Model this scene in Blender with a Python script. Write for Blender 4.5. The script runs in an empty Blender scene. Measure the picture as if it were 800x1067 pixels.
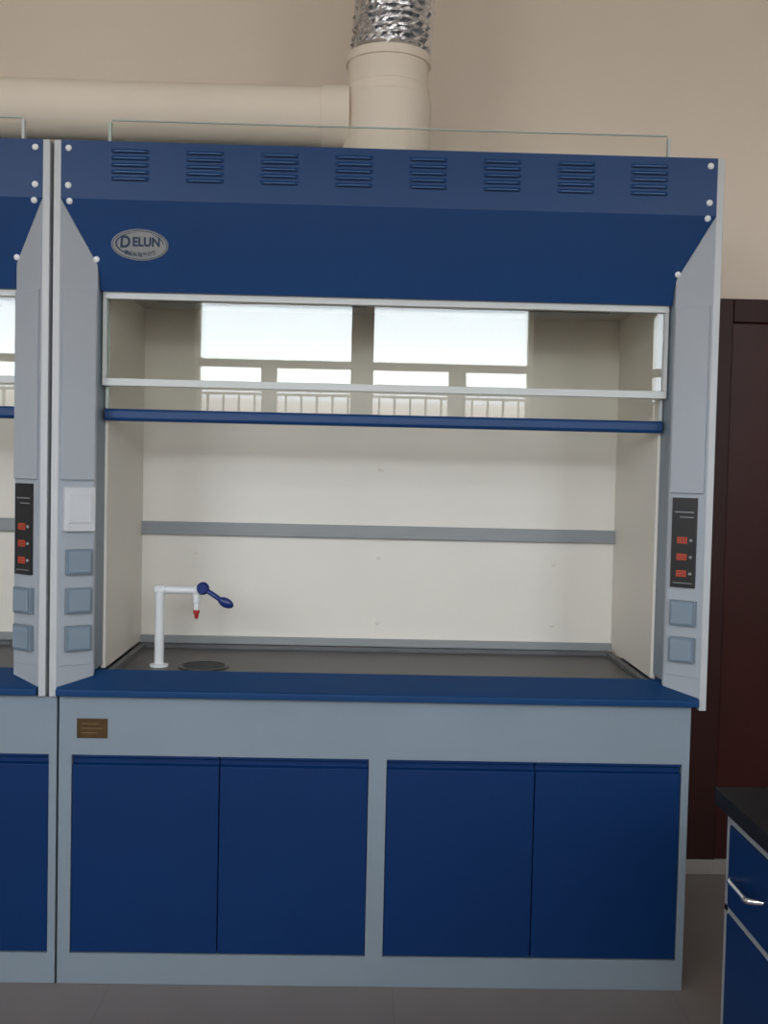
import bpy, bmesh, math, random
from mathutils import Vector, Matrix
random.seed(4)
scene = bpy.context.scene
scene.view_settings.view_transform = 'Standard'
scene.view_settings.look = 'None'
scene.view_settings.exposure = 0.0
COL = scene.collection

# ------------------------------------------------------------------ materials
def mat(name, color, rough=0.5, metal=0.0, bump=0.0, bscale=200.0, var=0.0, vscale=3.0, spec=0.5, emis=None, estr=0.0, coat=0.0):
    m = bpy.data.materials.new(name); m.use_nodes = True
    nt = m.node_tree; b = nt.nodes['Principled BSDF']
    b.inputs['Base Color'].default_value = (*color, 1)
    b.inputs['Roughness'].default_value = rough
    b.inputs['Metallic'].default_value = metal
    b.inputs['Specular IOR Level'].default_value = spec
    b.inputs['Coat Weight'].default_value = coat
    if emis:
        b.inputs['Emission Color'].default_value = (*emis, 1)
        b.inputs['Emission Strength'].default_value = estr
    tc = nt.nodes.new('ShaderNodeTexCoord')
    if var > 0:
        n = nt.nodes.new('ShaderNodeTexNoise'); n.inputs['Scale'].default_value = vscale
        n.inputs['Detail'].default_value = 4
        nt.links.new(tc.outputs['Object'], n.inputs['Vector'])
        r = nt.nodes.new('ShaderNodeMapRange')
        r.inputs['From Min'].default_value = 0.3; r.inputs['From Max'].default_value = 0.7
        r.inputs['To Min'].default_value = 1 - var; r.inputs['To Max'].default_value = 1 + var
        nt.links.new(n.outputs['Fac'], r.inputs['Value'])
        mx = nt.nodes.new('ShaderNodeVectorMath'); mx.operation = 'SCALE'
        mx.inputs[0].default_value = color
        nt.links.new(r.outputs['Result'], mx.inputs['Scale'])
        nt.links.new(mx.outputs['Vector'], b.inputs['Base Color'])
    if bump > 0:
        n2 = nt.nodes.new('ShaderNodeTexNoise'); n2.inputs['Scale'].default_value = bscale
        nt.links.new(tc.outputs['Object'], n2.inputs['Vector'])
        bp = nt.nodes.new('ShaderNodeBump'); bp.inputs['Strength'].default_value = bump
        bp.inputs['Distance'].default_value = 0.002
        nt.links.new(n2.outputs['Fac'], bp.inputs['Height'])
        nt.links.new(bp.outputs['Normal'], b.inputs['Normal'])
    return m

def glass_mat(name, tint, base=0.045):
    m = bpy.data.materials.new(name); m.use_nodes = True
    nt = m.node_tree; nt.nodes.clear()
    out = nt.nodes.new('ShaderNodeOutputMaterial')
    tr = nt.nodes.new('ShaderNodeBsdfTransparent'); tr.inputs['Color'].default_value = (*tint, 1)
    gl = nt.nodes.new('ShaderNodeBsdfGlossy'); gl.inputs['Roughness'].default_value = 0.0
    lw = nt.nodes.new('ShaderNodeLayerWeight'); lw.inputs['Blend'].default_value = 0.5
    pw = nt.nodes.new('ShaderNodeMath'); pw.operation = 'POWER'; pw.inputs[1].default_value = 4
    ma = nt.nodes.new('ShaderNodeMath'); ma.operation = 'MULTIPLY_ADD'
    ma.inputs[1].default_value = 0.85; ma.inputs[2].default_value = base
    mx = nt.nodes.new('ShaderNodeMixShader')
    nt.links.new(lw.outputs['Facing'], pw.inputs[0]); nt.links.new(pw.outputs[0], ma.inputs[0])
    nt.links.new(ma.outputs[0], mx.inputs['Fac'])
    nt.links.new(tr.outputs[0], mx.inputs[1]); nt.links.new(gl.outputs[0], mx.inputs[2])
    nt.links.new(mx.outputs[0], out.inputs['Surface'])
    return m

M_BLUE = mat('blue_powder_coat', (0.0040, 0.044, 0.158), 0.42, bump=0.15, bscale=900, var=0.04, spec=.35)
M_LEDGE = mat('blue_ledge_coat', (0.002, 0.045, 0.155), 0.45, bump=0.1, bscale=900, var=0.04, spec=.3)
M_BLUE_DOOR = mat('blue_door_paint', (0.0006, 0.027, 0.122), 0.5, bump=0.12, bscale=700, var=0.05, spec=.25)
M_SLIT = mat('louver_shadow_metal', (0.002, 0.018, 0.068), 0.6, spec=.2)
M_LOUVHI = mat('louver_highlight_blue', (0.035, 0.12, 0.30), 0.35)
M_GREY = mat('grey_steel_paint', (0.245, 0.298, 0.352), 0.5, bump=0.1, bscale=800, var=0.03)
M_SPLAY = mat('light_grey_steel_paint', (0.385, 0.41, 0.45), 0.5, bump=0.1, bscale=800, var=0.02)
M_EDGE = mat('pale_edge_paint', (0.52, 0.53, 0.55), 0.45)
M_WHITE = mat('white_frame_paint', (0.60, 0.61, 0.60), 0.4)
M_LINER = mat('warm_white_liner', (0.83, 0.78, 0.705), 0.5, bump=0.05, var=0.02, vscale=2)
M_STRIP = mat('grey_pvc_strip', (0.29, 0.30, 0.31), 0.45)
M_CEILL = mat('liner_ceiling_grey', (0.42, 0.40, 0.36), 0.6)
M_WORK = mat('dark_ceramic_worktop', (0.070, 0.062, 0.062), 0.40, bump=0.1, bscale=500, var=0.1, vscale=8)
M_RIM = mat('dark_worktop_rim', (0.12, 0.12, 0.125), 0.4)
M_BLACK = mat('black_plastic', (0.016, 0.016, 0.018), 0.35)
M_HOLE = mat('sink_dark_plastic', (0.01, 0.01, 0.01), 0.5)
M_SOCK = mat('socket_grey_blue', (0.185, 0.235, 0.29), 0.35)
M_SOCKL = mat('socket_cover_grey_blue', (0.235, 0.295, 0.36), 0.3)
M_WSOCK = mat('white_plastic', (0.62, 0.63, 0.66), 0.35)
M_CAP = mat('bright_white_cap', (0.85, 0.86, 0.87), 0.3)
M_RED = mat('red_plastic', (0.42, 0.02, 0.02), 0.4)
M_LED = mat('orange_led_display', (0.34, 0.045, 0.02), 0.4, emis=(1.0, 0.12, 0.03), estr=0.08)
M_LEDD = mat('led_segment_dark', (0.09, 0.01, 0.01), 0.4)
M_TXT = mat('pale_print', (0.3, 0.3, 0.32), 0.5)
M_FAUC = mat('white_faucet_coating', (0.80, 0.81, 0.82), 0.25)
M_FBLUE = mat('blue_faucet_plastic', (0.006, 0.025, 0.16), 0.3)
M_SILV = mat('brushed_silver', (0.62, 0.64, 0.66), 0.30, metal=0.85)
M_BDARK = mat('badge_dark_print', (0.02, 0.045, 0.10), 0.4)
M_BRASS = mat('brown_brass_plaque', (0.12, 0.07, 0.03), 0.35, metal=0.5, var=0.2, vscale=40)
M_BRASSL = mat('brass_engraving', (0.32, 0.22, 0.1), 0.4, metal=0.5)
M_PVC = mat('cream_pvc_pipe', (0.88, 0.785, 0.67), 0.65, var=0.03, spec=.25)
M_FOIL = mat('crinkled_foil', (0.78, 0.78, 0.8), 0.22, metal=1.0, bump=0.9, bscale=60)
M_CHROME = mat('chrome', (0.8, 0.8, 0.82), 0.15, metal=1.0)
M_WALL = mat('beige_plaster', (0.90, 0.79, 0.68), 0.9, bump=0.15, bscale=120, var=0.02, vscale=1.2)
M_WALLW = mat('cream_plaster', (0.84, 0.77, 0.68), 0.9)
M_CEIL = mat('white_ceiling_plaster', (0.92, 0.90, 0.86), 0.9)
M_DOORW = mat('dark_red_brown_wood', (0.042, 0.0075, 0.0055), 0.4, var=0.15, vscale=5, spec=.25)
M_DOORF = mat('dark_brown_casing', (0.034, 0.007, 0.0055), 0.45, var=0.15, vscale=5, spec=.25)
M_STONE = mat('pale_stone_skirting', (0.33, 0.30, 0.285), 0.5, var=0.05, vscale=10)
M_BTOP = mat('black_granite_top', (0.010, 0.010, 0.012), 0.5, var=0.4, vscale=300, spec=.2)
M_BFRAME = mat('grey_bench_frame', (0.34, 0.36, 0.37), 0.45)
M_WINF = mat('window_frame_paint', (0.85, 0.80, 0.70), 0.5)
M_GLASS = glass_mat('sash_glass', (0.975, 0.975, 0.962), 0.028)
M_GLEDGE = mat('glass_edge_green', (0.50, 0.58, 0.53), 0.2)

def floor_mat():
    m = bpy.data.materials.new('floor_tiles'); m.use_nodes = True
    nt = m.node_tree; b = nt.nodes['Principled BSDF']; b.inputs['Roughness'].default_value = 0.35
    tc = nt.nodes.new('ShaderNodeTexCoord')
    br = nt.nodes.new('ShaderNodeTexBrick'); br.offset = 0.0; br.squash = 1.0
    br.inputs['Scale'].default_value = 1.0
    br.inputs['Brick Width'].default_value = 0.8; br.inputs['Row Height'].default_value = 0.8
    br.inputs['Mortar Size'].default_value = 0.0015
    br.inputs['Color1'].default_value = (0.225, 0.195, 0.188, 1); br.inputs['Color2'].default_value = (0.220, 0.190, 0.184, 1)
    br.inputs['Mortar'].default_value = (0.175, 0.152, 0.147, 1)
    nt.links.new(tc.outputs['Object'], br.inputs['Vector'])
    n = nt.nodes.new('ShaderNodeTexNoise'); n.inputs['Scale'].default_value = 5; n.inputs['Detail'].default_value = 8
    nt.links.new(tc.outputs['Object'], n.inputs['Vector'])
    mr = nt.nodes.new('ShaderNodeMapRange'); mr.inputs['To Min'].default_value = 0.85; mr.inputs['To Max'].default_value = 1.15
    nt.links.new(n.outputs['Fac'], mr.inputs['Value'])
    mx = nt.nodes.new('ShaderNodeVectorMath'); mx.operation = 'SCALE'
    nt.links.new(br.outputs['Color'], mx.inputs[0]); nt.links.new(mr.outputs['Result'], mx.inputs['Scale'])
    nt.links.new(mx.outputs['Vector'], b.inputs['Base Color'])
    return m
M_FLOOR = floor_mat()

# ------------------------------------------------------------------ mesh builder
WORLD = {}
class B:
    def __init__(s): s.v = []; s.f = []; s.mi = []; s.sm = []; s.mats = []
    def _m(s, m):
        if m not in s.mats: s.mats.append(m)
        return s.mats.index(m)
    def add(s, vs, fs, m, smooth=False):
        o = len(s.v); s.v += [Vector(p) for p in vs]; k = s._m(m)
        for f in fs:
            s.f.append([o + i for i in f]); s.mi.append(k); s.sm.append(smooth)
    def hexa(s, p, m):   # p: 8 points, bottom 4 then top 4
        s.add(p, [(0,3,2,1),(4,5,6,7),(0,1,5,4),(1,2,6,5),(2,3,7,6),(3,0,4,7)], m)
    def box(s, x0, x1, y0, y1, z0, z1, m):
        s.hexa([(x0,y0,z0),(x1,y0,z0),(x1,y1,z0),(x0,y1,z0),(x0,y0,z1),(x1,y0,z1),(x1,y1,z1),(x0,y1,z1)], m)
    def frame_box(s, fr, u0, u1, v0, v1, n0, n1, m):
        O, U, V, N = fr
        P = lambda a, b, c: O + U*a + V*b + N*c
        s.hexa([P(u0,v0,n0),P(u1,v0,n0),P(u1,v1,n0),P(u0,v1,n0),P(u0,v0,n1),P(u1,v0,n1),P(u1,v1,n1),P(u0,v1,n1)], m)
    def prism_x(s, prof, x0, x1, m):  # prof list of (y,z)
        n = len(prof)
        vs = [(x0,y,z) for y,z in prof] + [(x1,y,z) for y,z in prof]
        fs = [tuple(range(n)), tuple(range(2*n-1, n-1, -1))]
        for i in range(n):
            j = (i+1) % n; fs.append((i, i+n, j+n, j))
        s.add(vs, fs, m)
    def rev(s, p0, p1, prof, m, seg=32, caps=True, smooth=True):
        p0 = Vector(p0); ax = (Vector(p1) - p0).normalized()
        a = ax.orthogonal().normalized(); b = ax.cross(a)
        vs = []; fs = []
        for t, r in prof:
            for k in range(seg):
                th = 2*math.pi*k/seg
                vs.append(p0 + ax*t + (a*math.cos(th) + b*math.sin(th))*r)
        for i in range(len(prof)-1):
            for k in range(seg):
                k2 = (k+1) % seg
                fs.append((i*seg+k, i*seg+k2, (i+1)*seg+k2, (i+1)*seg+k))
        s.add(vs, fs, m, smooth)
        if caps:
            o = len(s.v) - len(vs); k = s._m(m)
            s.f.append([o+i for i in range(seg)][::-1]); s.mi.append(k); s.sm.append(False)
            s.f.append([o+(len(prof)-1)*seg+i for i in range(seg)]); s.mi.append(k); s.sm.append(False)
    def cyl(s, p0, p1, r, m, seg=24, r2=None):
        L = (Vector(p1)-Vector(p0)).length
        s.rev(p0, p1, [(0, r), (L, r if r2 is None else r2)], m, seg)
    def tube(s, pts, r, m, seg=14):
        pts = [Vector(p) for p in pts]; n = len(pts); vs = []; fs = []
        prev = None
        for i, p in enumerate(pts):
            t = (pts[min(i+1, n-1)] - pts[max(i-1, 0)]).normalized()
            if prev is None: a = t.orthogonal().normalized()
            else: a = (prev - t*prev.dot(t)).normalized()
            prev = a; b = t.cross(a)
            for k in range(seg):
                th = 2*math.pi*k/seg
                vs.append(p + (a*math.cos(th)+b*math.sin(th))*r)
        for i in range(n-1):
            for k in range(seg):
                k2 = (k+1) % seg
                fs.append((i*seg+k, i*seg+k2, (i+1)*seg+k2, (i+1)*seg+k))
        fs.append(tuple(range(seg))[::-1]); fs.append(tuple((n-1)*seg+i for i in range(seg)))
        s.add(vs, fs, m, True)
    def ellip(s, c, rx, ry, rz, m, seg=16, rings=10, rot=0.0):
        c = Vector(c); vs = []; fs = []; cr, sr = math.cos(rot), math.sin(rot)
        for i in range(rings+1):
            ph = math.pi*i/rings
            for k in range(seg):
                th = 2*math.pi*k/seg
                x, y, z = rx*math.sin(ph)*math.cos(th), ry*math.sin(ph)*math.sin(th), rz*math.cos(ph)
                vs.append(c + Vector((x*cr - z*sr, y, x*sr + z*cr)))
        for i in range(rings):
            for k in range(seg):
                k2 = (k+1) % seg
                fs.append((i*seg+k, (i+1)*seg+k, (i+1)*seg+k2, i*seg+k2))
        s.add(vs, fs, m, True)
    def obj(s, name, parent=None, bevel=0.0, label=None, origin=None, segs=2):
        bm = bmesh.new()
        vv = [bm.verts.new(p) for p in s.v]
        for f, k, sm in zip(s.f, s.mi, s.sm):
            try:
                fc = bm.faces.new([vv[i] for i in f]); fc.material_index = k; fc.smooth = sm
            except ValueError: pass
        if any(s.sm): bmesh.ops.remove_doubles(bm, verts=bm.verts, dist=1e-6)
        # sharp edges between profile steps so that smooth tubes keep crisp shoulders
        for ed in bm.edges:
            if len(ed.link_faces) == 2 and ed.calc_face_angle(0) > math.radians(38): ed.smooth = False
        bmesh.ops.recalc_face_normals(bm, faces=bm.faces)
        me = bpy.data.meshes.new(name)
        lo = Vector((min(v.co.x for v in bm.verts), min(v.co.y for v in bm.verts), min(v.co.z for v in bm.verts)))
        hi = Vector((max(v.co.x for v in bm.verts), max(v.co.y for v in bm.verts), max(v.co.z for v in bm.verts)))
        c = Vector(origin) if origin is not None else (lo + hi)/2
        bmesh.ops.translate(bm, verts=bm.verts, vec=-c)
        bm.to_mesh(me); bm.free()
        for m in s.mats: me.materials.append(m)
        ob = bpy.data.objects.new(name, me); COL.objects.link(ob)
        place(ob, c, parent)
        if bevel > 0:
            md = ob.modifiers.new('bevel', 'BEVEL'); md.width = bevel; md.segments = segs
            md.limit_method = 'ANGLE'; md.angle_limit = math.radians(35)
        if label: ob['label'] = label
        return ob
def place(ob, c, parent):
    WORLD[ob.name] = Vector(c)
    if parent is not None:
        ob.parent = parent; ob.location = Vector(c) - WORLD[parent.name]
    else: ob.location = c
def empty(name, loc, label, cat, group=None):
    e = bpy.data.objects.new(name, None); e.empty_display_size = 0.1
    COL.objects.link(e); place(e, Vector(loc), None)
    e['label'] = label; e['category'] = cat
    if group: e['group'] = group
    return e
def struct(ob): ob['kind'] = 'structure'; return ob
def text_into(b, txt, fr, size, m, depth=0.0006, cx=0, cy=0, n0=0.0, shear=0.0, squash=1.0, bold=0.012):
    cu = bpy.data.curves.new('t', 'FONT'); cu.body = txt; cu.size = size; cu.extrude = depth
    cu.align_x = 'CENTER'; cu.align_y = 'CENTER'; cu.shear = shear; cu.offset = size*bold
    o = bpy.data.objects.new('t', cu); COL.objects.link(o)
    dg = bpy.context.evaluated_depsgraph_get(); dg.update()
    me = bpy.data.meshes.new_from_object(o.evaluated_get(dg))
    O, U, V, N = fr
    vs = [O + U*(cx+v.co.x*squash) + V*(cy+v.co.y) + N*(n0+v.co.z) for v in me.vertices]
    fs = [tuple(p.vertices) for p in me.polygons]
    b.add(vs, fs, m)
    bpy.data.objects.remove(o); bpy.data.meshes.remove(me)

# ------------------------------------------------------------------ room shell
ZF = -0.022
YW = 0.95; YF = -4.3; XL = -3.6; XR = 3.0; ZC = 3.45; SILL = 1.50; WT = 2.625; WTH = 3.36
b = B(); b.box(XL-.2, XR+.2, YW, YW+.2, ZF, ZC, M_WALL); struct(b.obj('wall_north'))
b = B(); b.box(XL-.2, XL, YF, YW, ZF, ZC, M_WALLW); struct(b.obj('wall_west'))
b = B(); b.box(XR, XR+.2, YF, YW, ZF, ZC, M_WALLW); struct(b.obj('wall_east'))
b = B(); b.box(XL-.2, XR+.2, YF-.2, YW+.2, ZF-.1, ZF, M_FLOOR); struct(b.obj('floor', origin=(0.05, 0.1, ZF)))
b = B(); b.box(XL-.2, XR+.2, YF-.2, YW+.2, ZC, ZC+.1, M_CEIL); struct(b.obj('ceiling'))
WINS = [(-1.255, 1.115, SILL, WT), (1.98, 2.92, 1.75, WTH), (-3.50, -2.05, 1.75, WTH)]
b = B()
xs = sorted([XL-.2, XR+.2] + [w[0] for w in WINS] + [w[1] for w in WINS])
for i in range(len(xs)-1):
    x0, x1 = xs[i], xs[i+1]
    hit = [w for w in WINS if abs(w[0]-x0) < 1e-6]
    if hit:
        b.box(x0, x1, YF-.2, YF, ZF, hit[0][2], M_WALLW); b.box(x0, x1, YF-.2, YF, hit[0][3], ZC, M_WALLW)
    else: b.box(x0, x1, YF-.2, YF, ZF, ZC, M_WALLW)
struct(b.obj('wall_south'))
def window(idx, x0, x1, z0, z1, mull, cross):
    b = B(); y0, y1 = YF-.14, YF-.06
    b.box(x0, x1, y0, y1, z1-.02, z1, M_WINF); b.box(x0, x1, y0, y1, z0, z0+.04, M_WINF)
    b.box(x0, x0+.02, y0, y1, z0+.04, z1-.02, M_WINF); b.box(x1-.02, x1, y0, y1, z0+.04, z1-.02, M_WINF)
    b.box(x0+.02, x1-.02, y0, y1, cross[0], cross[1], M_WINF)
    for a, c, full in mull:
        b.box(a, c, y0, y1, z0+.04, cross[0], M_WINF)
        if full: b.box(a, c, y0, y1, cross[1], z1-.02, M_WINF)
    b.box(x0-.04, x1+.04, YF, YF+.1, z0-.05, z0-.01, M_STONE)
    # security railing outside the lower panes
    b.box(x0, x1, YF-.19, YF-.175, 1.965, 1.985, M_WINF)
    n = int((x1-x0)/.11)
    for k in range(n):
        x = x0 + (k+.5)*(x1-x0)/n
        b.box(x-.008, x+.008, YF-.19, YF-.175, z0, 1.965, M_WINF)
    struct(b.obj('window_%d' % idx))
window(1, *WINS[0], [(-.80,-.69,False),(-.165,-.005,True),(.535,.66,False)], (2.155,2.21))
window(2, *WINS[1], [(2.44,2.50,True)], (2.155,2.21))  # unseen side window, added and made tall to brighten the room
window(3, *WINS[2], [(-2.78,-2.72,True)], (2.155,2.21))  # second unseen window, added for extra light on the upper wall
for i, w in enumerate(WINS):
    L = bpy.data.lights.new('window_portal', 'AREA'); L.shape = 'RECTANGLE'
    L.size = w[1]-w[0]; L.size_y = w[3]-w[2]; L.cycles.is_portal = True
    o = bpy.data.objects.new('window_portal', L); COL.objects.link(o)
    o.location = ((w[0]+w[1])/2, YF-.195, (w[2]+w[3])/2); o.rotation_euler = (math.radians(90), 0, 0)
b = B()
z0 = ZF + .055
b.box(1.04, 1.27, YW-.045, YW, z0, 2.10, M_DOORF); b.box(2.17, 2.40, YW-.045, YW, z0, 2.10, M_DOORF)
b.box(1.27, 2.17, YW-.045, YW, 2.015, 2.10, M_DOORF)
b.box(1.27, 2.17, YW-.034, YW, z0, 2.015, M_DOORW)
struct(b.obj('door_1', bevel=.004))
b = B(); b.box(XL, XR, YW-.05, YW, ZF, ZF+.055, M_STONE); struct(b.obj('baseboard_north', bevel=.003))

# ------------------------------------------------------------------ fume hood
ZT = 2.33; ZB = 2.173; ZS = 2.005; ZH = 1.938
XO = 0.920; XP = 0.900; XI = 0.812; YI = 0.06; XN = .805; YB = .67
def slopeY(z): return (ZB - z) / (ZB - ZS) * YI
def hood(ox, main):
    tag = 'blue and grey steel fume hood with raised glass sash' if main else 'matching fume hood standing against the first one'
    H = empty('fume_hood', (ox, .4, .80), tag, 'fume hood', 'row of laboratory fume hoods')
    b = B()
    for s in (-1, 1):
        xa, xb = sorted((ox+s*XP, ox+s*XO))
        b.box(xa, xb, 0, .83, .793 if (main and s > 0) else .801, ZT, M_EDGE)
    b.box(ox-XP, ox+XP, .81, .83, .862, 2.31, M_GREY)
    b.box(ox-XP, ox+XP, .18, .81, 2.29, 2.31, M_GREY)
    b.obj('outer_shell', H, .002, 'pale grey steel side cheeks, roof and back')
    for s in (-1, 1):
        b = B()
        o0 = lambda z: (ox+s*XP, 0.0, z); i0 = lambda z: (ox+s*XI, YI, z)
        th = .012
        b.hexa([o0(.8265), i0(.8495), (ox+s*XI, YI+th, .8535), (ox+s*XP, th, .831),
                o0(ZB), i0(ZS), (ox+s*XI, YI+th, ZS-.03), (ox+s*XP, th, ZB-.03)], M_SPLAY)
        xa, xb = sorted((ox+s*XI, ox+s*(XI+.012)))
        b.box(xa, xb, YI+th, .165, .864, ZS-.035, M_GREY)
        b.obj('splayed_side_panel', H, .0015)
    b = B()
    for s in (-1, 1):
        xa, xb = sorted((ox+s*XN, ox+s*(XN+.013))); b.box(xa, xb, .167, YB+.013, .852, 1.985, M_LINER)
    b.box(ox-XN, ox+XN, YB, YB+.013, .852, 1.985, M_LINER)
    b.obj('interior_liner', H, 0, 'warm white interior lining panels')
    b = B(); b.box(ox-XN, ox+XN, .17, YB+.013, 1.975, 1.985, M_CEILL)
    for k in range(2):
        b.box(ox-.72+k*.78, ox-.06+k*.78, .45, .60, 1.965, 1.975, M_STRIP)
    b.obj('liner_ceiling', H, 0)
    b = B(); b.box(ox-XN, ox+XN, YB-.017, YB, 1.217, 1.260, M_STRIP)
    b.box(ox-XN, ox+XN, YB-.025, YB-.0175, 1.217, 1.224, M_STRIP)
    b.obj('baffle_rail', H, .001, 'grey horizontal baffle rail')
    b = B(); b.box(ox-XN, ox+XN, YB-.017, YB, .847, .872, M_STRIP)
    b.obj('rear_skirting_strip', H, .001)
    if main:
        for (x, z) in ((-.62,1.155),(0,1.15),(.6,1.14),(-.62,.93),(0,.925),(.6,.93),(0,1.45)):
            b = B(); b.rev((ox+x, YB, z), (ox+x, .5, z), [(0,.0075),(.003,.007),(.005,.004)], M_LINER, 14)
            b.obj('panel_screw', H)
    b = B(); yb = slopeY(ZH)
    b.box(ox-XP, ox+XP, 0, .012, ZB, ZT, M_BLUE)
    b.box(ox-XP, ox+XP, .012, .05, ZT-.012, ZT, M_BLUE)
    t = .012
    b.hexa([(ox-XI,YI,ZS),(ox+XI,YI,ZS),(ox+XI,YI+t,ZS),(ox-XI,YI+t,ZS),
            (ox-XP,0,ZB),(ox+XP,0,ZB),(ox+XP,t,ZB),(ox-XP,t,ZB)], M_BLUE)
    b.hexa([(ox-XI+.001,yb,ZH),(ox+XI-.001,yb,ZH),(ox+XI-.001,yb+.01,ZH),(ox-XI+.001,yb+.01,ZH),
            (ox-XI+.001,YI,ZS),(ox+XI-.001,YI,ZS),(ox+XI-.001,YI+t,ZS),(ox-XI+.001,YI+t,ZS)], M_BLUE)
    HD = b.obj('header_panel', H, 0, 'dark blue sloped header panel')
    for k in range(8):
        if not main and k < 4: continue
        cx = ox - .713 + k*.2035
        b = B()
        for r in range(5):
            zc = 2.264 + (r-2)*.0187; w = .052
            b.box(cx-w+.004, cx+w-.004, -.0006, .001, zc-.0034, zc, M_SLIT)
            n = 16; vs = []; fs = []
            for i in range(n+1):
                u = -1+2*i/n; a = math.sqrt(max(0, 1-abs(u)**5))
                vs += [(cx+u*w, -.0003, zc+.0080), (cx+u*w, -.0035*a-.0003, zc+.006), (cx+u*w, -.0065*a-.0003, zc+.001), (cx+u*w, -.0060*a-.0003, zc-.001), (cx+u*w, -.0003, zc-.0005)]
            for i in range(n):
                for j in range(4): fs.append((5*i+j, 5*i+j+1, 5*i+6+j, 5*i+5+j))
            b.add(vs, fs, M_BLUE, True)
            b.box(cx-w+.010, cx+w-.010, -.0074, -.0064, zc+.0004, zc+.0028, M_LOUVHI)  # lighter blue strip paints the highlight along each slat
        b.obj('louver_vent', HD)
    nrm = Vector((0, -.942, -.336))
    scr = []
    for s in (-1, 1):
        scr += [(s*.880, 0, 2.308, 0), (s*.880, 0, 2.208, 0), (s*.877, slopeY(2.166), 2.166, 1), (s*.815, slopeY(2.020), 2.020, 1)]
    for x, y, z, sl in scr:
        if not main and x < 0: continue
        d = nrm if sl else Vector((0,-1,0)); p = Vector((ox+x, y, z))
        b = B(); b.rev(p, p+d, [(0,.0088),(.003,.0084),(.0055,.005),(.006,.001)], M_CAP, 16)
        b.obj('screw_cap', HD, label='white plastic screw cap')
    if main:
        zc = 2.060; O = Vector((ox-.692, slopeY(zc), zc)); V = Vector((0, -.336, .942)); fr = (O, Vector((1,0,0)), V, nrm)
        b = B()
        def ell(rx, ry, n0, n1, m, seg=48, rx1=None, ry1=None):
            vs = []
            for n, ax, ay in ((n0, rx, ry), (n1, rx1 or rx, ry1 or ry)):
                for k in range(seg):
                    th = 2*math.pi*k/seg; vs.append(O + fr[1]*ax*math.cos(th) + V*ay*math.sin(th) + nrm*n)
            fs = [tuple(range(seg))[::-1], tuple(range(seg, 2*seg))] + [(k, (k+1)%seg, seg+(k+1)%seg, seg+k) for k in range(seg)]
            b.add(vs, fs, m)
        ell(.080, .044, 0, .004, M_SILV, rx1=.078, ry1=.042); ell(.0755, .0395, .004, .0043, M_BDARK); ell(.0735, .0375, .0043, .0050, M_SILV)
        text_into(b, 'D', fr, .044, M_BDARK, cx=-.041, cy=.007, n0=.0055, squash=.9, bold=.030, shear=.15)
        text_into(b, 'ELUN', fr, .034, M_BDARK, cx=.018, cy=.008, n0=.0055, squash=.92, bold=.035, shear=.08)
        # tapering swoosh that wraps the lettering from the initial and runs under the word
        for (A0, A1, rx, ry, w0) in ((95, 262, .066, .0315, .0034), (-8, 60, .066, .0315, .0022)):
            for k in range(30):
                a0 = math.radians(A0 + (A1-A0)*k/30); a1 = math.radians(A0 + (A1-A0)*(k+1)/30)
                wa = w0*math.sin(math.pi*k/30)+.0003; wb = w0*math.sin(math.pi*(k+1)/30)+.0003
                pts = []
                for n in (.0050, .0058):
                    for (dw, aa) in ((-wa,a0),(-wb,a1),(wb*.2,a1),(wa*.2,a0)):
                        pts.append(O + fr[1]*((rx+dw)*math.cos(aa)) + V*(.003+(ry+dw)*math.sin(aa)) + nrm*n)
                b.hexa(pts, M_BDARK)
        chars = '德伦实验室设备'
        for k, ch in enumerate(chars):
            a = math.radians(-90 + (k-3)*12.5)
            pO = O + fr[1]*.064*math.cos(a)*.98 + V*.0265*math.sin(a)
            text_into(b, ch, (pO, fr[1], V, nrm), .0130, M_BDARK, n0=.0055, bold=.02)
        b.obj('name_badge', HD, label='oval silver name badge with dark lettering')
    # front framed sash
    b = B(); ya, yc = .098, .118; sx = XI-.005
    b.box(ox-sx, ox+sx, ya, yc, 1.919, 1.952, M_WHITE)
    b.box(ox-sx, ox+sx, ya, yc, 1.674, 1.695, M_WHITE)
    for s in (-1, 1):
        xa, xb = sorted((ox+s*sx, ox+s*(sx-.011))); b.box(xa, xb, ya, yc, 1.695, 1.919, M_WHITE)
    FS = b.obj('upper_sash', H, .0015, 'white framed upper glass sash')
    b = B(); b.box(ox-sx+.011, ox+sx-.011, .107, .112, 1.695, 1.919, M_GLASS); b.obj('sash_glass', FS)
    # sliding sash
    b = B(); b.prism_x([(.126,1.576),(.121,1.583),(.121,1.604),(.126,1.610),(.166,1.610),(.166,1.576)], ox-sx+.002, ox+sx-.002, M_BLUE)
    SS = b.obj('sliding_sash', H, .002, 'sliding sash with blue bottom rail')
    b = B(); b.box(ox-sx+.010, ox+sx-.010, .142, .147, 1.610, 2.43, M_GLASS)
    b.obj('sash_glass', SS)
    b = B()
    for s in (-1, 1):
        xa, xb = sorted((ox+s*(sx-.001), ox+s*(sx-.009))); b.box(xa, xb, .136, .153, 1.611, 2.425, M_WHITE if s > 0 else M_GLEDGE)
    b.box(ox-sx+.010, ox+sx-.010, .1415, .1475, 2.4302, 2.4335, M_GLEDGE)
    b.obj('sash_edge_trim', SS, .0007)
    # service fittings on the splays
    dx, dy = XP-XI, YI; Ls = math.hypot(dx, dy)
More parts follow.
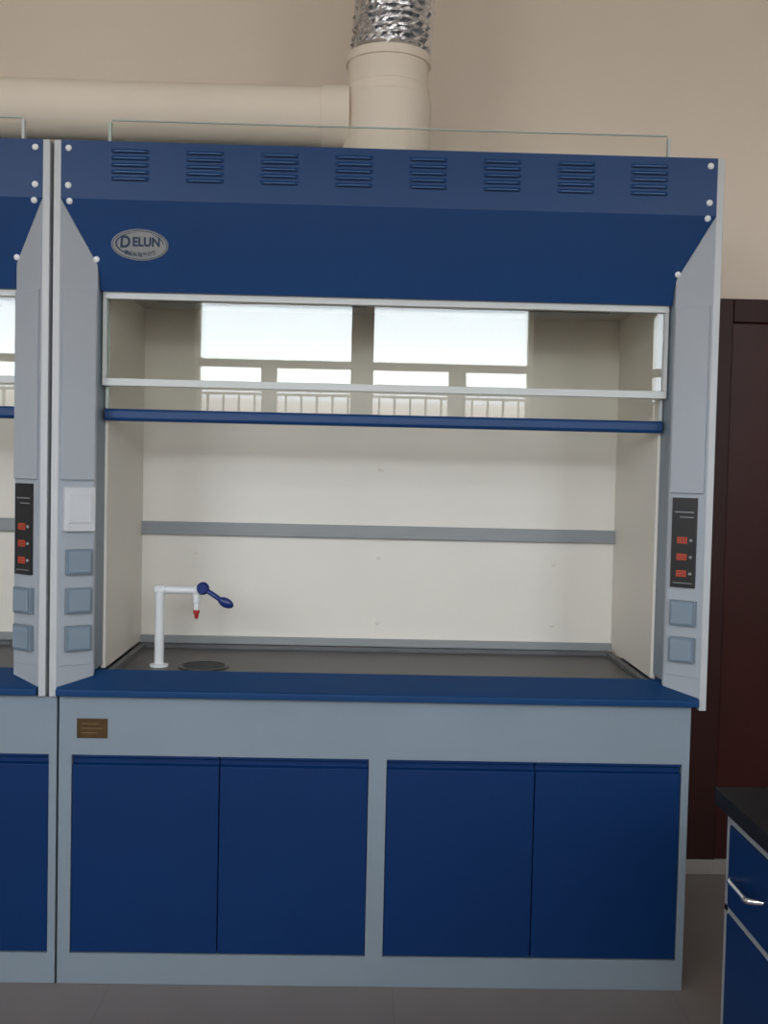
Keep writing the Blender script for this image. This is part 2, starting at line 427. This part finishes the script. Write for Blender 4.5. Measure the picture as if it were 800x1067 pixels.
    for s in (-1, 1):
        if not main and s < 0: continue
        U = Vector((-s*dx/Ls, dy/Ls, 0)); N = Vector((-s*dy/Ls, -dx/Ls, 0)); O = Vector((ox+s*XP, 0, 0)); fr = (O, U, Vector((0,0,1)), N)
        b = B(); b.frame_box(fr, .006, .101, 1.405, 1.925, 0, .009, M_SPLAY); b.obj('cover_plate', H, .0015)
        b = B(); b.frame_box(fr, .005, .102, .885, 1.400, 0, .003, M_SPLAY); b.obj('service_plate', H, .0012)
        if s > 0:
            zs = (1.066, .962)
            b = B(); b.frame_box(fr, .022, .092, 1.138, 1.392, .003, .010, M_BLACK)
            b.frame_box(fr, .030, .084, 1.350, 1.353, .0101, .0104, M_TXT)
            b.frame_box(fr, .030, .070, 1.336, 1.3385, .0101, .0104, M_TXT)
            b.frame_box(fr, .030, .084, 1.150, 1.152, .0101, .0104, M_TXT)
            CP = b.obj('control_panel', H, 0, 'black control panel with orange displays')
            for z in (1.272, 1.225, 1.178):
                b = B(); b.frame_box(fr, .047, .075, z-.009, z+.009, .010, .012, M_LED)
                for q in range(3):
                    u = .0505 + q*.0075
                    for v in (-.006, .001): b.frame_box(fr, u+.0012, u+.0038, z+v, z+v+.0045, .0121, .0123, M_LEDD)
                b.obj('led_display', CP, 0)
                b = B(); P = O + U*.036 + Vector((0,0,z)) + N*.010
                b.rev(P, P+N, [(0,.0045),(.003,.004),(.004,.002)], M_STRIP, 14); b.obj('push_button', CP)
        else:
            zs = (1.176, 1.068, .962)
            b = B(); b.frame_box(fr, .012, .099, 1.262, 1.385, .003, .022, M_WSOCK)
            b.frame_box(fr, .022, .089, 1.285, 1.365, .0222, .026, M_WSOCK)
            b.obj('switch_box', H, .002, 'white plastic switch box')
        for z in zs:
            u0 = .020 if s < 0 else .015
            b = B(); b.frame_box(fr, u0, u0+.074, z-.036, z+.036, .003, .018, M_SOCK)
            b.frame_box(fr, u0+.006, u0+.068, z-.030, z+.030, .0182, .023, M_SOCKL)
            b.obj('power_socket', H, .003, 'grey-blue power socket with hinged cover', segs=3)
    # worktop
    W = empty('worktop', (ox, .3, .80), 'dark dished worktop with sloped blue front ledge', 'worktop', 'worktops under the fume hoods')
    x0, x1, y0, y1, w = ox-XN+.004, ox+XN-.004, .101, YB-.02, .02
    b = B(); b.box(x0, x1, y0, y1, .801, .834, M_WORK)
    for (a, c, d, e) in ((x0,x1,y0,y0+w),(x0,x1,y1-w,y1),(x0,x0+w,y0+w,y1-w),(x1-w,x1,y0+w,y1-w)):
        b.box(a, c, d, e, .8341, .846, M_RIM)
    b.obj('work_surface', W)
    b = B(); b.prism_x([(-.012,.805),(-.012,.822),(-.004,.8258),(.1,.862),(.1,.805)], ox-XP+.001, ox+XP-.003, M_LEDGE)
    b.obj('front_ledge', W, .002, 'sloped dark blue front ledge')
    if main:
        b = B(); c = (-.541, .30, .834)
        b.rev(c, (c[0],c[1],2), [(0,.078),(.005,.076),(.006,.068),(.001,.064)], M_BLACK, 40)
        b.cyl((c[0],c[1],.8355), (c[0],c[1],.8365), .064, M_HOLE, 40)
        for k in range(-3, 4):
            l = math.sqrt(.06**2-(k*.016)**2)
            b.box(c[0]-l, c[0]+l, c[1]+k*.016-.002, c[1]+k*.016+.002, .8365, .839, M_BLACK)
        b.obj('cup_sink', W, label='black plastic cup sink')
    # base cabinet
    bx0, bx1 = (-.900, .880) if main else (-2.69, -.907)
    C = empty('base_cabinet', ((bx0+bx1)/2, .4, ZF), 'grey steel base cabinet with blue doors under fume hood', 'cabinet', 'base cabinets under the fume hoods')
    sh = 0 if main else bx1 - .880
    E = [-.863, -.452, -.449, -.032, .022, .440, .443, .857]
    E = [e+sh for e in E]
    b = B()
    b.box(bx0, bx1, .06, .80, ZF+.001, .7985, M_GREY)
    b.box(bx0, bx1, .02, .0599, .634, .7985, M_GREY); b.box(bx0, bx1, .02, .0599, ZF+.001, .066, M_GREY)
    for a, c in ((bx0, E[0]-.002), (E[3]+.002, E[4]-.002), (E[7]+.002, bx1)): b.box(a, c, .02, .0599, .066, .634, M_GREY)
    b.obj('carcass', C)
    for k in range(4):
        if not main and k < 2: continue
        a, c = E[2*k], E[2*k+1]
        b = B(); b.prism_x([(.023,.069),(.023,.604),(.036,.609),(.036,.622),(.023,.626),(.023,.632),(.045,.632),(.045,.069)], a, c, M_BLUE_DOOR)
        b.obj('door', C, .0012, 'blue cabinet door with recessed finger pull')
    if main:
        b = B(); b.box(-.850, -.765, .0165, .02, .682, .737, M_BRASS)
        for k, (l) in enumerate((.05, .06, .045)):
            b.box(-.838, -.838+l, .0160, .01645, .722-k*.013, .7235-k*.013, M_BRASSL)
        b.obj('name_plate', C, 0, 'small brown brass plate')
hood(-0.004, True)
hood(-1.854, False)

# ------------------------------------------------------------------ faucet
fx, fy, fz = -.677, .30, .8342
F = empty('lab_faucet', (fx, fy, fz), 'white laboratory tap with blue lever on worktop', 'faucet')
b = B()
b.rev((fx,fy,fz), (fx,fy,2), [(0,.028),(.007,.028),(.009,.0145),(.236,.0140)], M_FAUC, 28)
b.rev((fx-.016,fy,1.070), (fx+1,fy,1.070), [(0,.012),(.002,.0150),(.032,.0150),(.034,.0115),(.118,.0115),(.120,.0145),(.145,.0145),(.148,.010)], M_FAUC, 24)
b.rev((fx+.112,fy,1.068), (fx+.112,fy,0), [(0,.011),(.035,.011),(.037,.0088),(.060,.0088)], M_FAUC, 24)
b.obj('spout_body', F)
b = B(); b.rev((fx+.112,fy,1.010), (fx+.112,fy,0), [(0,.0098),(.010,.0098),(.012,.007),(.022,.006),(.027,.004)], M_RED, 20)
b.obj('nozzle', F, label='red plastic outlet nozzle')
b = B()
p = Vector((fx+.133, fy-.014, 1.078))
b.ellip(p, .020, .016, .020, M_FBLUE)
b.cyl(p+Vector((0,.016,0)), p+Vector((0,-.018,0)), .014, M_FBLUE)
b.tube([p, p+Vector((.028,-.012,-.014)), p+Vector((.056,-.016,-.032))], .0075, M_FBLUE)
b.ellip(p+Vector((.072,-.018,-.040)), .026, .010, .015, M_FBLUE, rot=-.45)
b.obj('lever_handle', F, label='blue plastic lever handle')

# ------------------------------------------------------------------ exhaust duct
dxc = -.012
D = empty('exhaust_duct', (dxc, .42, 2.31), 'cream plastic exhaust pipe with foil hose on hood roof', 'duct')
b = B(); c0 = (dxc,.42,2.311)
b.rev(c0, (dxc,.42,5), [(0,.17),(.012,.17),(.016,.137),(.290,.137),(.294,.131),(.322,.131),(.328,.126),(.41,.126)], M_PVC, 48)
b.obj('rigid_pipe', D)
b = B(); b.rev((dxc,.42,2.705), (dxc,.42,5), [(0,.126),(.001,.1325),(.028,.1325),(.030,.126)], M_PVC, 48); b.obj('pipe_collar', D)
b = B(); prof = []; z = 0
while z < .69:
    prof += [(z,.117),(z+.010,.126),(z+.020,.117)]; z += .021
seg = 56; vs = []; fs = []
for i,(t,r) in enumerate(prof):
    bend = .012*math.sin(t*5)
    for k in range(seg):
        th = 2*math.pi*k/seg
        rr = r + random.uniform(-.0035,.0035)
        vs.append((dxc+.006+bend+rr*math.cos(th), .42+rr*math.sin(th), 2.736+t+random.uniform(-.002,.002)))
for i in range(len(prof)-1):
    for k in range(seg):
        k2=(k+1)%seg; fs.append((i*seg+k,i*seg+k2,(i+1)*seg+k2,(i+1)*seg+k))
b.add(vs, fs, M_FOIL, False); b.obj('foil_hose', D, label='crinkled silver foil hose')
b = B()
b.rev((-.13,.42,2.548), (-5,.42,2.548), [(0,.096),(.085,.096),(.086,.089),(2.6,.089)], M_PVC, 40)
b.obj('branch_pipe', D)

# ------------------------------------------------------------------ bench at the right
K = empty('bench_cabinet', (1.1, -1.5, ZF), 'grey framed bench cabinet with blue drawers', 'cabinet')
fxx = .692
b = B(); b.box(fxx+.02, 1.42, -2.2, -.825, .05, .785, M_BFRAME); b.box(fxx+.05, 1.40, -2.17, -.85, ZF+.001, .05, M_STRIP)
b.box(fxx, fxx+.02, -2.2, -.825, .755, .785, M_BFRAME); b.box(fxx, fxx+.02, -2.2, -.825, .05, .09, M_BFRAME)
b.box(fxx, fxx+.02, -2.2, -.825, .574, .586, M_BFRAME)
ys = [(-1.29,-.845),(-1.735,-1.305),(-2.18,-1.75)]
for a, c in ((-.843,-.825),(-1.303,-1.292),(-1.748,-1.737),(-2.2,-2.182)):
    b.box(fxx, fxx+.02, a, c, .09, .755, M_BFRAME)
b.obj('carcass', K)
def bow(yc, z, par, vert=False):
    b = B(); pts = []
    for i in range(21):
        u = -1+2*i/20; off = .028*(1-abs(u)**16)
        pts.append((fxx-.004-off, yc+u*.055, z) if not vert else (fxx-.004-off, yc, z+u*.055))
    b.tube(pts, .006, M_CHROME, 12); b.obj('handle', par, label='chrome bar handle')
for a, c in ys:
    b = B(); b.box(fxx-.003, fxx+.018, a, c, .588, .753, M_BLUE_DOOR)
    dr = b.obj('drawer', K, .002, 'blue drawer front'); bow((a+c)/2+.09, .672, dr)
    b = B(); b.box(fxx-.003, fxx+.018, a, c, .092, .572, M_BLUE_DOOR)
    dd = b.obj('door', K, .002, 'blue door front'); bow(a+.06, .48, dd, True)
T = B(); T.box(.669, 1.45, -2.23, -.808, .786, .820, M_BTOP)
t = T.obj('bench_worktop', None, .001); t['label'] = 'polished black stone worktop on bench cabinet'; t['category'] = 'worktop'

# ------------------------------------------------------------------ world: hazy sky above a pale roofline and ground
w = bpy.data.worlds.new('sky'); scene.world = w; w.use_nodes = True
nt = w.node_tree; bg = nt.nodes['Background']; bg.inputs['Strength'].default_value = 13.0
tc = nt.nodes.new('ShaderNodeTexCoord'); sp = nt.nodes.new('ShaderNodeSeparateXYZ'); cr = nt.nodes.new('ShaderNodeValToRGB')
mr = nt.nodes.new('ShaderNodeMapRange'); mr.inputs['From Min'].default_value = -0.25; mr.inputs['From Max'].default_value = 0.25
nt.links.new(tc.outputs['Generated'], sp.inputs[0]); nt.links.new(sp.outputs['Z'], mr.inputs['Value'])
nt.links.new(mr.outputs['Result'], cr.inputs['Fac']); nt.links.new(cr.outputs['Color'], bg.inputs['Color'])
e = cr.color_ramp.elements
e[0].position = 0.0; e[0].color = (0.34, 0.33, 0.32, 1)
e[1].position = 1.0; e[1].color = (0.83, 0.91, 0.98, 1)
for pos, c in ((.50, (0.36,.35,.34,1)), (.585, (0.54,.54,.54,1)), (.600,(0.48,.44,.42,1)), (.622,(0.52,.49,.47,1)), (.630,(0.83,.91,.98,1))):
    q = e.new(pos); q.color = c

# ------------------------------------------------------------------ camera
cam = bpy.data.cameras.new('camera'); co = bpy.data.objects.new('camera', cam); COL.objects.link(co)
cam.sensor_fit = 'VERTICAL'; cam.sensor_height = 24; cam.lens = 24*1100/1067; cam.clip_start = .05
p = math.radians(2.35); r = math.radians(1.28); yw = math.radians(1.2)
fw = Vector((math.sin(yw)*math.cos(p), math.cos(yw)*math.cos(p), -math.sin(p)))
rt = Vector((math.cos(yw), -math.sin(yw), 0)); up = rt.cross(fw)
up2 = up*math.cos(r) - rt*math.sin(r); rt2 = rt*math.cos(r) + up*math.sin(r)
mw = Matrix((( rt2.x, up2.x, -fw.x, -.065), (rt2.y, up2.y, -fw.y, -2.93), (rt2.z, up2.z, -fw.z, 1.455), (0,0,0,1)))
co.matrix_world = mw
scene.camera = co
